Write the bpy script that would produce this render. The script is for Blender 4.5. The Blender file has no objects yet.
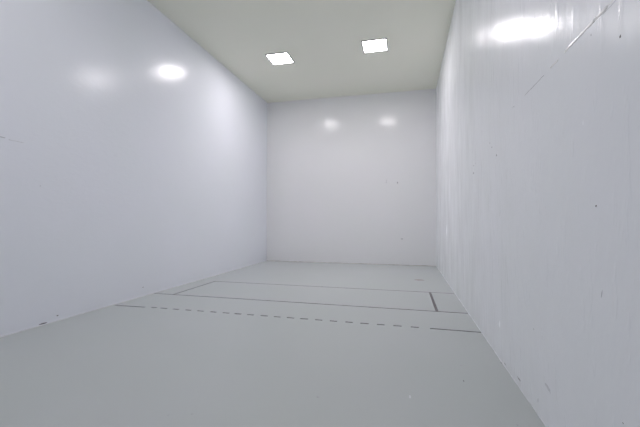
import bpy, bmesh, math, random
from mathutils import Vector, Matrix

random.seed(7)
S = bpy.context.scene
COL = S.collection
W, L, H = 6.096, 12.192, 5.995       # court width, front wall distance, ceiling height
Y0 = -0.9                            # back wall, behind the camera
TH = 0.15

# ---------------------------------------------------------------- materials
def new_mat(name):
    m = bpy.data.materials.new(name)
    m.use_nodes = True
    return m, m.node_tree, m.node_tree.nodes['Principled BSDF']

def paint(name, col, rough, spec=0.5, ior=1.45, bumps=((1.2, 0.004), (9, 0.0012)), tint=0.03,
          stretch=(1, 1, 1), rough_var=0.04, streaks=0, ripple=0):
    """glossy epoxy paint: gentle colour mottling and slow waves in the plaster below"""
    m, nt, b = new_mat(name)
    N, K = nt.nodes, nt.links
    co = N.new('ShaderNodeNewGeometry')
    mp = N.new('ShaderNodeMapping'); mp.inputs['Scale'].default_value = stretch
    K.new(co.outputs['Position'], mp.inputs['Vector'])
    n = N.new('ShaderNodeTexNoise'); n.inputs['Scale'].default_value = 0.7; n.inputs['Detail'].default_value = 3
    K.new(mp.outputs[0], n.inputs['Vector'])
    r = N.new('ShaderNodeValToRGB')
    r.color_ramp.elements[0].position = 0.1; r.color_ramp.elements[1].position = 0.9
    r.color_ramp.elements[0].color = (col[0]*(1-tint), col[1]*(1-tint*.3), col[2]*(1-tint*1.2), 1)
    r.color_ramp.elements[1].color = (col[0], col[1], col[2], 1)
    K.new(n.outputs['Fac'], r.inputs['Fac']); K.new(r.outputs[0], b.inputs['Base Color'])
    mr = N.new('ShaderNodeMapRange')
    mr.inputs['From Min'].default_value = .2; mr.inputs['From Max'].default_value = .8
    mr.inputs['To Min'].default_value = rough-rough_var; mr.inputs['To Max'].default_value = rough+rough_var
    n2 = N.new('ShaderNodeTexNoise'); n2.inputs['Scale'].default_value = 1.6; n2.inputs['Detail'].default_value = 4
    K.new(mp.outputs[0], n2.inputs['Vector'])
    K.new(n2.outputs['Fac'], mr.inputs['Value']); K.new(mr.outputs[0], b.inputs['Roughness'])
    prev = None
    for sc, dist in bumps:
        t = N.new('ShaderNodeTexNoise'); t.inputs['Scale'].default_value = sc; t.inputs['Detail'].default_value = 2
        K.new(mp.outputs[0], t.inputs['Vector'])
        bp = N.new('ShaderNodeBump'); bp.inputs['Distance'].default_value = dist; bp.inputs['Strength'].default_value = 1
        K.new(t.outputs['Fac'], bp.inputs['Height'])
        if prev: K.new(prev.outputs[0], bp.inputs['Normal'])
        prev = bp
    def extra(scale, rot, lo, hi, dist, sc):
        m2 = N.new('ShaderNodeMapping'); m2.inputs['Scale'].default_value = scale; m2.inputs['Rotation'].default_value = rot
        K.new(co.outputs['Position'], m2.inputs['Vector'])
        t = N.new('ShaderNodeTexNoise'); t.inputs['Scale'].default_value = sc; t.inputs['Detail'].default_value = 3
        K.new(m2.outputs[0], t.inputs['Vector'])
        c = N.new('ShaderNodeMapRange'); c.interpolation_type = 'SMOOTHSTEP'
        c.inputs['From Min'].default_value = lo; c.inputs['From Max'].default_value = hi
        K.new(t.outputs['Fac'], c.inputs['Value'])
        bp = N.new('ShaderNodeBump'); bp.inputs['Distance'].default_value = dist
        K.new(c.outputs[0], bp.inputs['Height'])
        if prev: K.new(prev.outputs[0], bp.inputs['Normal'])
        return bp
    if streaks: prev = extra((1, 8, 1.8), (.5, 0, 0), .57, .70, streaks, 1.6)      # brush and ball streaks in the paint
    if ripple: prev = extra((1, 1, 2.2), (.3, 0, 0), .5, .62, ripple, 6.5)          # patches of orange peel
    if prev: K.new(prev.outputs[0], b.inputs['Normal'])
    b.inputs['IOR'].default_value = ior
    b.inputs['Specular IOR Level'].default_value = spec
    return m

def plain(name, col, rough=0.5, metallic=0.0, var=0.12, scale=30):
    m, nt, b = new_mat(name)
    N, K = nt.nodes, nt.links
    co = N.new('ShaderNodeNewGeometry')
    n = N.new('ShaderNodeTexNoise'); n.inputs['Scale'].default_value = scale; n.inputs['Detail'].default_value = 3
    K.new(co.outputs['Position'], n.inputs['Vector'])
    r = N.new('ShaderNodeValToRGB')
    r.color_ramp.elements[0].position = .3; r.color_ramp.elements[1].position = .7
    r.color_ramp.elements[0].color = tuple(c*(1-var) for c in col)+(1,)
    r.color_ramp.elements[1].color = tuple(min(1, c*(1+var)) for c in col)+(1,)
    K.new(n.outputs['Fac'], r.inputs['Fac']); K.new(r.outputs[0], b.inputs['Base Color'])
    b.inputs['Roughness'].default_value = rough; b.inputs['Metallic'].default_value = metallic
    return m

M = {}
M['side'] = paint('glossy_side_wall_paint', (.845, .857, .93), .215, spec=.48, bumps=((1.1, .005), (6, .0016), (26, .0003)), ripple=.0004, rough_var=.015)
M['side_r'] = paint('glossy_right_wall_paint', (.912, .92, .966), .215, spec=.14, rough_var=.07, bumps=((1.1, .012), (7, .002), (30, .0003)),
                    stretch=(1, 1.6, .7), streaks=.0014)
M['front'] = paint('front_wall_paint', (.85, .84, .865), .165, spec=.33, bumps=((1.1, .004), (7, .0010)))
M['back'] = paint('back_wall_paint', (.82, .82, .88), .3, bumps=((1.1, .008),))
M['ceiling'] = paint('matt_ceiling_paint', (.865, .855, .76), .6, spec=.3, bumps=((3, .003),))
M['floor'] = paint('sealed_court_floor', (.520, .543, .548), .26, bumps=(), tint=.04, rough_var=0)
M['line'] = plain('court_line_paint', (.115, .088, .088), .27, var=.2, scale=12)
M['line_dark'] = plain('dark_court_line_paint', (.085, .065, .07), .27, var=.2, scale=12)
M['line_faint'] = plain('worn_court_line_paint', (.25, .235, .225), .27, var=.25, scale=9)
M['seam'] = plain('caulk', (.68, .70, .73), .4, var=.1, scale=14)
M['gap'] = plain('dusty_floor_joint', (.52, .49, .48), .7, var=.3, scale=5)
M['chip'] = plain('bare_plaster_chip', (.14, .13, .14), .8)
M['scuff'] = plain('rubber_scuff', (.36, .36, .38), .7)
M['faint'] = plain('faint_scratch', (.60, .61, .64), .5)
M['smear'] = plain('pale_brown_smear', (.42, .38, .36), .26, var=.1, scale=6)
M['ridge'] = plain('highlight_ridge', (.97, .97, .97), .2, var=.01)  # whitened so the colour carries the lamp highlight along the joint
M['frame'] = plain('grey_lamp_frame', (.30, .30, .31), .4, .3, var=.05)
def lamp_mat(LAMP):
    m, nt, b = new_mat('lit_lamp_diffuser')
    N, K = nt.nodes, nt.links
    co = N.new('ShaderNodeNewGeometry')
    v = N.new('ShaderNodeTexNoise'); v.inputs['Scale'].default_value = 60
    K.new(co.outputs['Position'], v.inputs['Vector'])
    mr = N.new('ShaderNodeMapRange'); mr.inputs['To Min'].default_value = LAMP*.95; mr.inputs['To Max'].default_value = LAMP*1.05
    K.new(v.outputs['Fac'], mr.inputs['Value'])
    b.inputs['Base Color'].default_value = (.9, .9, .9, 1)
    b.inputs['Emission Color'].default_value = (1, .945, .972, 1)
    K.new(mr.outputs[0], b.inputs['Emission Strength'])
    return m
M['lamp'] = lamp_mat(52)
M['lamp_fill'] = lamp_mat(27)  # weaker emission for the added fill pair

# ---------------------------------------------------------------- helpers
def link(name, bm, mat, parent=None, loc=None):
    me = bpy.data.meshes.new(name)
    bmesh.ops.recalc_face_normals(bm, faces=bm.faces)
    bm.to_mesh(me); bm.free()
    me.materials.append(mat)
    o = bpy.data.objects.new(name, me)
    COL.objects.link(o)
    if loc: o.location = loc
    if parent: o.parent = parent
    return o

def box(bm, a, b):
    vs = [bm.verts.new((x, y, z)) for x in (a[0], b[0]) for y in (a[1], b[1]) for z in (a[2], b[2])]
    for f in ((0,1,3,2), (4,6,7,5), (0,4,5,1), (2,3,7,6), (0,2,6,4), (1,5,7,3)):
        bm.faces.new([vs[i] for i in f])

def structure(name, a, b, mat):
    bm = bmesh.new(); box(bm, a, b)
    o = link(name, bm, mat); o['kind'] = 'structure'
    return o

# ---------------------------------------------------------------- the court shell
floor = structure('floor', (-TH, Y0-TH, -TH), (W+TH, L+TH, 0), M['floor'])
ceiling = structure('ceiling', (-TH, Y0-TH, H), (W+TH, L+TH, H+TH), M['ceiling'])
wl = structure('wall_left', (-TH, Y0-TH, 0), (0, L+TH, H), M['side'])
wr = structure('wall_right', (W, Y0-TH, 0), (W+TH, L+TH, H), M['side_r'])
wf = structure('wall_front', (0, L, 0), (W, L+TH, H), M['front'])
wb = structure('wall_back', (0, Y0-TH, 0), (W, Y0, H), M['back'])
floor['label'] = 'pale grey glossy court floor with brown painted lines'
ceiling['label'] = 'plain light grey ceiling with two square lamps'
wl['label'] = 'glossy white left wall with two round lamp reflections'
wr['label'] = 'glossy white right wall with a horizontal panel joint and small chips'
wf['label'] = 'white front wall at the far end of the court'
wb['label'] = 'white back wall behind the viewer'

# ---------------------------------------------------------------- painted court lines (parts of the floor)
def strip(name, p, q, w, mat, label, wob=.0015):
    """a painted band from p to q on the floor, its edges slightly uneven, 0.8 mm thick"""
    p, q = Vector((p[0], p[1], 0)), Vector((q[0], q[1], 0))
    d = (q-p); ln = d.length; d.normalize(); n = Vector((-d.y, d.x, 0))
    k = max(1, int(ln/.15)); bm = bmesh.new(); rows = []
    for i in range(k+1):
        c = p+d*(ln*i/k)
        a = c+n*(w/2+random.uniform(-wob, wob)); b = c-n*(w/2+random.uniform(-wob, wob))
        rows.append([bm.verts.new(v) for v in (a+Vector((0,0,.0008)), b+Vector((0,0,.0008)), b, a)])
    for r, s in zip(rows, rows[1:]):
        for j in range(4):
            bm.faces.new((r[j], r[(j+1) % 4], s[(j+1) % 4], s[j]))
    bm.faces.new(rows[0]); bm.faces.new(rows[-1])
    o = link(name, bm, mat, floor)
    o['label'] = label
    return o

LW = .038
strip('service_line', (.455, 7.76), (W-.004, 7.70), LW*.95, M['line_faint'], 'faint worn far line across the court floor')
strip('short_line', (.012, 6.165), (W-.012, 6.10), LW, M['line'], 'brown line across the court floor, second from the front wall')
strip('service_box_line', (.472, 6.175), (.472, 7.755), LW*.9, M['line'], 'short brown line along the left wall between the cross lines')
strip('service_box_line', (5.603, 6.125), (5.592, 7.705), LW*1.25, M['line_dark'], 'short dark line along the right wall between the cross lines')
strip('receiving_line', (.05, 5.13), (.67, 5.135), LW, M['line'], 'solid end of the dashed line at the left wall')
strip('receiving_line', (5.425, 5.112), (W-.006, 5.104), LW, M['line_dark'], 'solid end of the dashed line at the right wall')
dash_x = [.837,1.036,1.28,1.519,1.753,1.994,2.229,2.442,2.663,2.9,3.125,3.347,3.567,3.801,4.03,4.268,4.5,4.737,4.976,5.216]
for i, x in enumerate(dash_x):
    y = 5.158-.009*(x-.8)
    h = .055 if i < 1 else .059+random.uniform(-.004, .004)
    strip('line_dash', (x-h, y+random.uniform(-.003, .003)), (x+h, y-.002+random.uniform(-.003, .003)), LW*.95,
          M['line'] if i < 8 else M['line_dark'], 'short painted dash of the dashed line')

# ---------------------------------------------------------------- joints where the walls meet the floor
def bead(name, pts, r, mat, parent=None, jit=.25, seg=6, flat=1.0):
    """an uneven bead of caulk following pts"""
    bm = bmesh.new(); rings = []
    for i, p in enumerate(pts):
        p = Vector(p); a = Vector(pts[max(0, i-1)]); b = Vector(pts[min(len(pts)-1, i+1)])
        t = (b-a).normalized(); up = Vector((0, 0, 1)) if abs(t.z) < .9 else Vector((1, 0, 0))
        s = t.cross(up).normalized(); u = s.cross(t)
        rr = r*(1+random.uniform(-jit, jit))
        rings.append([bm.verts.new(p+(s*flat*math.cos(6.2832*j/seg)+u*math.sin(6.2832*j/seg))*rr) for j in range(seg)])
    for a, b in zip(rings, rings[1:]):
        for j in range(seg): bm.faces.new((a[j], a[(j+1) % seg], b[(j+1) % seg], b[j]))
    bm.faces.new(rings[0]); bm.faces.new(rings[-1])
    o = link(name, bm, mat, parent)
    for f in o.data.polygons: f.use_smooth = True
    return o
def along(x, y0, y1, n, jx=.002): return [(x+random.uniform(-jx, jx), y0+(y1-y0)*i/n, .003) for i in range(n+1)]
t1 = bead('trim_1', along(0.002, Y0+.01, L-.01, 160), .008, M['seam'], jit=.45); t1['kind'] = 'structure'
t2 = bead('trim_2', along(W-.002, Y0+.01, L-.01, 160), .0055, M['seam'], jit=.6); t2['kind'] = 'structure'
bm = bmesh.new()
xs = [0.02+i*(W-.04)/60 for i in range(61)]
rows = []
for x in xs:
    h = .011+random.uniform(0, .012); d = .010
    rows.append([bm.verts.new(v) for v in ((x, L-.0005, 0.0005), (x, L-.0005, h), (x, L-d, h*.6), (x, L-d-.004, .0005))])
for r, s in zip(rows, rows[1:]):
    for j in range(4): bm.faces.new((r[j], r[(j+1) % 4], s[(j+1) % 4], s[j]))
bm.faces.new(rows[0]); bm.faces.new(rows[-1])
t3 = link('trim_3', bm, M['gap']); t3['kind'] = 'structure'

# ---------------------------------------------------------------- chips and scuffs in the walls (parts of their wall)
def chip(parent, c, axis, size, mat, name='chip', label=None, aspect=1.0, rot=0.0):
    """a small irregular patch, domed a millimetre, lying on a wall (axis 0: side wall, 1: front, 2: floor)"""
    n = 11; bm = bmesh.new(); inward = {'wall_left': 1, 'wall_right': -1, 'wall_front': -1, 'floor': 1}[parent.name]
    def P(u, v, h):
        u, v = u*math.cos(rot)-v*math.sin(rot), u*math.sin(rot)+v*math.cos(rot)
        if axis == 0: return (c[0]+inward*h, c[1]+u, c[2]+v)
        if axis == 1: return (c[0]+u, c[1]+inward*h, c[2]+v)
        return (c[0]+u, c[1]+v, c[2]+h)
    rad = [size/2*random.uniform(.6, 1.15) for _ in range(n)]
    rim = [bm.verts.new(P(r*aspect*math.cos(6.2832*i/n), r*math.sin(6.2832*i/n), .0002)) for i, r in enumerate(rad)]
    mid = [bm.verts.new(P(.6*r*aspect*math.cos(6.2832*i/n), .6*r*math.sin(6.2832*i/n), .0014)) for i, r in enumerate(rad)]
    for i in range(n): bm.faces.new((rim[i], rim[(i+1) % n], mid[(i+1) % n], mid[i]))
    bm.faces.new(mid); bm.faces.new(rim)
    o = link(name, bm, mat, parent)
    if label: o['label'] = label
    return o

MARKS = [
    ('wf', (4.828, 12.192, 2.833), 0.037, 0.083, 'chip'),
    ('wf', (4.448, 12.192, 2.856), 0.048, 0.035, 'scuff'),
    ('wf', (4.455, 12.192, 2.922), 0.034, 0.035, 'scuff'),
    ('wf', (4.974, 12.192, 0.897), 0.100, 0.034, 'scuff'),
    ('wr', (6.096, 1.898, 2.404), 0.020, 0.019, 'chip2'),
    ('wr', (6.096, 2.138, 1.600), 0.020, 0.016, 'chip'),
    ('wr', (6.096, 5.596, 2.246), 0.080, 0.030, 'chip'),
    ('wr', (6.096, 5.592, 2.356), 0.080, 0.024, 'scuff'),
    ('wr', (6.096, 4.238, 2.264), 0.045, 0.023, 'chip'),
    ('wr', (6.096, 4.450, 2.399), 0.060, 0.014, 'scuff'),
    ('wr', (6.096, 4.549, 2.471), 0.063, 0.015, 'scuff'),
    ('wr', (6.096, 5.445, 2.364), 0.061, 0.012, 'scuff'),
    ('wr', (6.096, 2.093, 1.134), 0.010, 0.053, 'streak'),
    ('wr', (6.096, 3.110, 0.645), 0.038, 0.011, 'scuff'),
    ('wr', (6.096, 1.925, 0.556), 0.013, 0.008, 'chip'),
    ('wr', (6.096, 3.960, 0.027), 0.065, 0.025, 'scuff'),
    ('wr', (6.096, 3.499, 0.074), 0.127, 0.023, 'scuff'),
    ('wr', (6.096, 3.030, 0.117), 0.024, 0.055, 'streak'),
    ('wr', (6.096, 2.828, 0.303), 0.143, 0.044, 'streak'),
    ('wr', (6.096, 2.019, 2.610), 0.011, 0.005, 'scuff'),
    ('wr', (6.096, 2.164, 2.551), 0.012, 0.017, 'streak'),
    ('wl', (0.000, 3.823, 2.007), 0.028, 0.014, 'scuff'),
    ('wl', (0.000, 4.109, 0.080), 0.048, 0.018, 'chip'),
    ('wl', (0.000, 5.859, 0.182), 0.055, 0.024, 'scuff'),
    ('wl', (0.000, 3.900, 0.022), 0.150, 0.026, 'chip'),
    ('floor', (6.086, 4.052, 0.000), 0.019, 0.047, 'chip'),
    ('floor', (5.624, 3.506, 0.000), 0.017, 0.036, 'chip'),
    ('floor', (5.655, 3.880, 0.000), 0.032, 0.038, 'scuff'),
    ('floor', (4.357, 2.880, -0.000), 0.034, 0.024, 'scuff'),
    ('floor', (5.126, 3.073, 0.000), 0.017, 0.088, 'streak'),
    ('floor', (3.296, 2.329, 0.000), 0.016, 0.021, 'scuff'),
    ('floor', (5.897, 2.844, 0.000), 0.015, 0.022, 'scuff'),
    ('floor', (5.425, 9.249, 0.000), 0.361, 0.236, 'smear'),
    ('floor', (3.464, 2.385, 0.000), 0.023, 0.015, 'scuff'),
]
PARENT = {'wf': wf, 'wr': wr, 'wl': wl, 'floor': floor}
AX = {'wf': 1, 'wr': 0, 'wl': 0, 'floor': 2}
KIND = {'chip': ('chip', 'chip', 'small dark chip in the white paint'), 'chip2': ('chip', 'chip', 'ragged dark grey chip in the white paint'),
        'scuff': ('scuff', 'scuff_mark', 'faint grey scuff'), 'streak': ('faint', 'scratch', 'faint thin grey scratch'),
        'smear': ('smear', 'smear', 'pale brown smear on the floor near the front wall')}
for s, c, sw, sh, k in MARKS:
    mat, nm, lb = KIND[k]
    if s == 'floor': lb = lb.replace('in the white paint', 'on the court floor')
    c = (c[0], c[1], max(c[2], 0))
    chip(PARENT[s], c, AX[s], sh*.85, M[mat], nm, lb, aspect=sw/sh, rot=(.25 if k == 'streak' and s == 'wr' else 0))

# the horizontal joint between the wall panels, 2.6 m up, showing through the paint in pieces
def joint(parent, x, y0, y1, z, r, mat, label, flat=.2):
    n = max(2, int((y1-y0)/.03)); sgn = 1 if x < 1 else -1
    o = bead('panel_joint', [(x, y0+(y1-y0)*i/n, z+random.uniform(-.0012, .0012)) for i in range(n+1)], r, mat, parent, jit=.3, seg=10, flat=flat)
    o['label'] = label
joint(wr, W, -.85, 2.00, 2.611, .0035, M['ridge'], 'raised edge of the panel joint, nearest the viewer')
joint(wr, W, -.85, 2.05, 2.598, .0030, M['faint'], 'thin grey gap below the panel joint')
joint(wr, W, 2.00, 2.12, 2.612, .010, M['ridge'], 'raised edge of the panel joint, its highlight painted white')
joint(wr, W, 2.12, 2.49, 2.613, .009, M['ridge'], 'raised edge of the panel joint, its highlight painted white')
joint(wr, W, 2.59, 2.72, 2.607, .008, M['ridge'], 'short raised piece of the panel joint, its highlight painted white')
joint(wr, W, 2.84, 3.27, 2.603, .0022, M['scuff'], 'thin grey piece of the panel joint')
joint(wr, W, 3.56, 3.64, 2.607, .0022, M['scuff'], 'thin grey piece of the panel joint')
joint(wl, 0, 2.2, 3.36, 2.594, .0035, M['scuff'], 'thin grey piece of the panel joint')
joint(wl, 0, 3.40, 3.60, 2.580, .0025, M['faint'], 'faint thin piece of the panel joint')


# ---------------------------------------------------------------- the two ceiling lamps
def lamp(cx, cy, rz, label, tube='lamp'):
    root = bpy.data.objects.new('ceiling_lamp', None); COL.objects.link(root)
    root.location = (cx, cy, H); root.rotation_euler = (0, 0, rz)
    root['label'] = label; root['category'] = 'lamp'; root['group'] = 'square ceiling lamps'
    bm = bmesh.new(); o, i, d = .315, .285, .022
    rings = [[bm.verts.new((sx*a, sy*a, z)) for sx, sy in ((-1,-1), (1,-1), (1,1), (-1,1))]
             for a, z in ((o, 0), (o, -d+.004), (o-.004, -d), (i+.004, -d), (i, -d+.004), (i, 0))]
    for a, b in zip(rings, rings[1:]+rings[:1]):
        for k in range(4): bm.faces.new((a[k], a[(k+1) % 4], b[(k+1) % 4], b[k]))
    link('frame', bm, M['frame'], root)['label'] = 'thin grey frame'
    bm = bmesh.new(); box(bm, (-i, -i, -.008), (i, i, -.001))
    link('diffuser', bm, M[tube], root)['label'] = 'glowing white square diffuser'
lamp(1.747, 8.89, 0, 'glowing square ceiling lamp nearer the left wall')
lamp(4.347, 8.80, 0, 'glowing square ceiling lamp nearer the right wall')
# unseen fill pair added over the back half to brighten the near walls
lamp(1.747, 2.40, 0, 'added unseen fill lamp over the back half, nearer the left wall', 'lamp_fill')
lamp(4.347, 2.40, 0, 'added unseen fill lamp over the back half, nearer the right wall', 'lamp_fill')

# ---------------------------------------------------------------- camera and view
cam = bpy.data.cameras.new('camera'); co = bpy.data.objects.new('camera', cam); COL.objects.link(co)
yaw, pitch, roll, f = 0.241839, 0.0209766, 0.00222232, 346.678
fw = Vector((-math.sin(yaw)*math.cos(pitch), math.cos(yaw)*math.cos(pitch), math.sin(pitch)))
rt = Vector((math.cos(yaw), math.sin(yaw), 0)); up = rt.cross(fw)
r2 = rt*math.cos(roll)+up*math.sin(roll); u2 = up*math.cos(roll)-rt*math.sin(roll)
co.matrix_world = Matrix(((r2.x, u2.x, -fw.x, 5.092890), (r2.y, u2.y, -fw.y, -.044310), (r2.z, u2.z, -fw.z, 1.516116), (0, 0, 0, 1)))
cam.sensor_width = 36; cam.lens = f/640*36; cam.clip_start = .05
S.camera = co
w = bpy.data.worlds.new('world'); S.world = w; w.use_nodes = True
w.node_tree.nodes['Background'].inputs[0].default_value = (0, 0, 0, 1)
S.view_settings.view_transform = 'Standard'; S.view_settings.look = 'None'
S.view_settings.gamma = 1; S.view_settings.exposure = 0; S.view_settings.use_curve_mapping = False
S.cycles.max_bounces = 24; S.cycles.diffuse_bounces = 20; S.cycles.glossy_bounces = 12
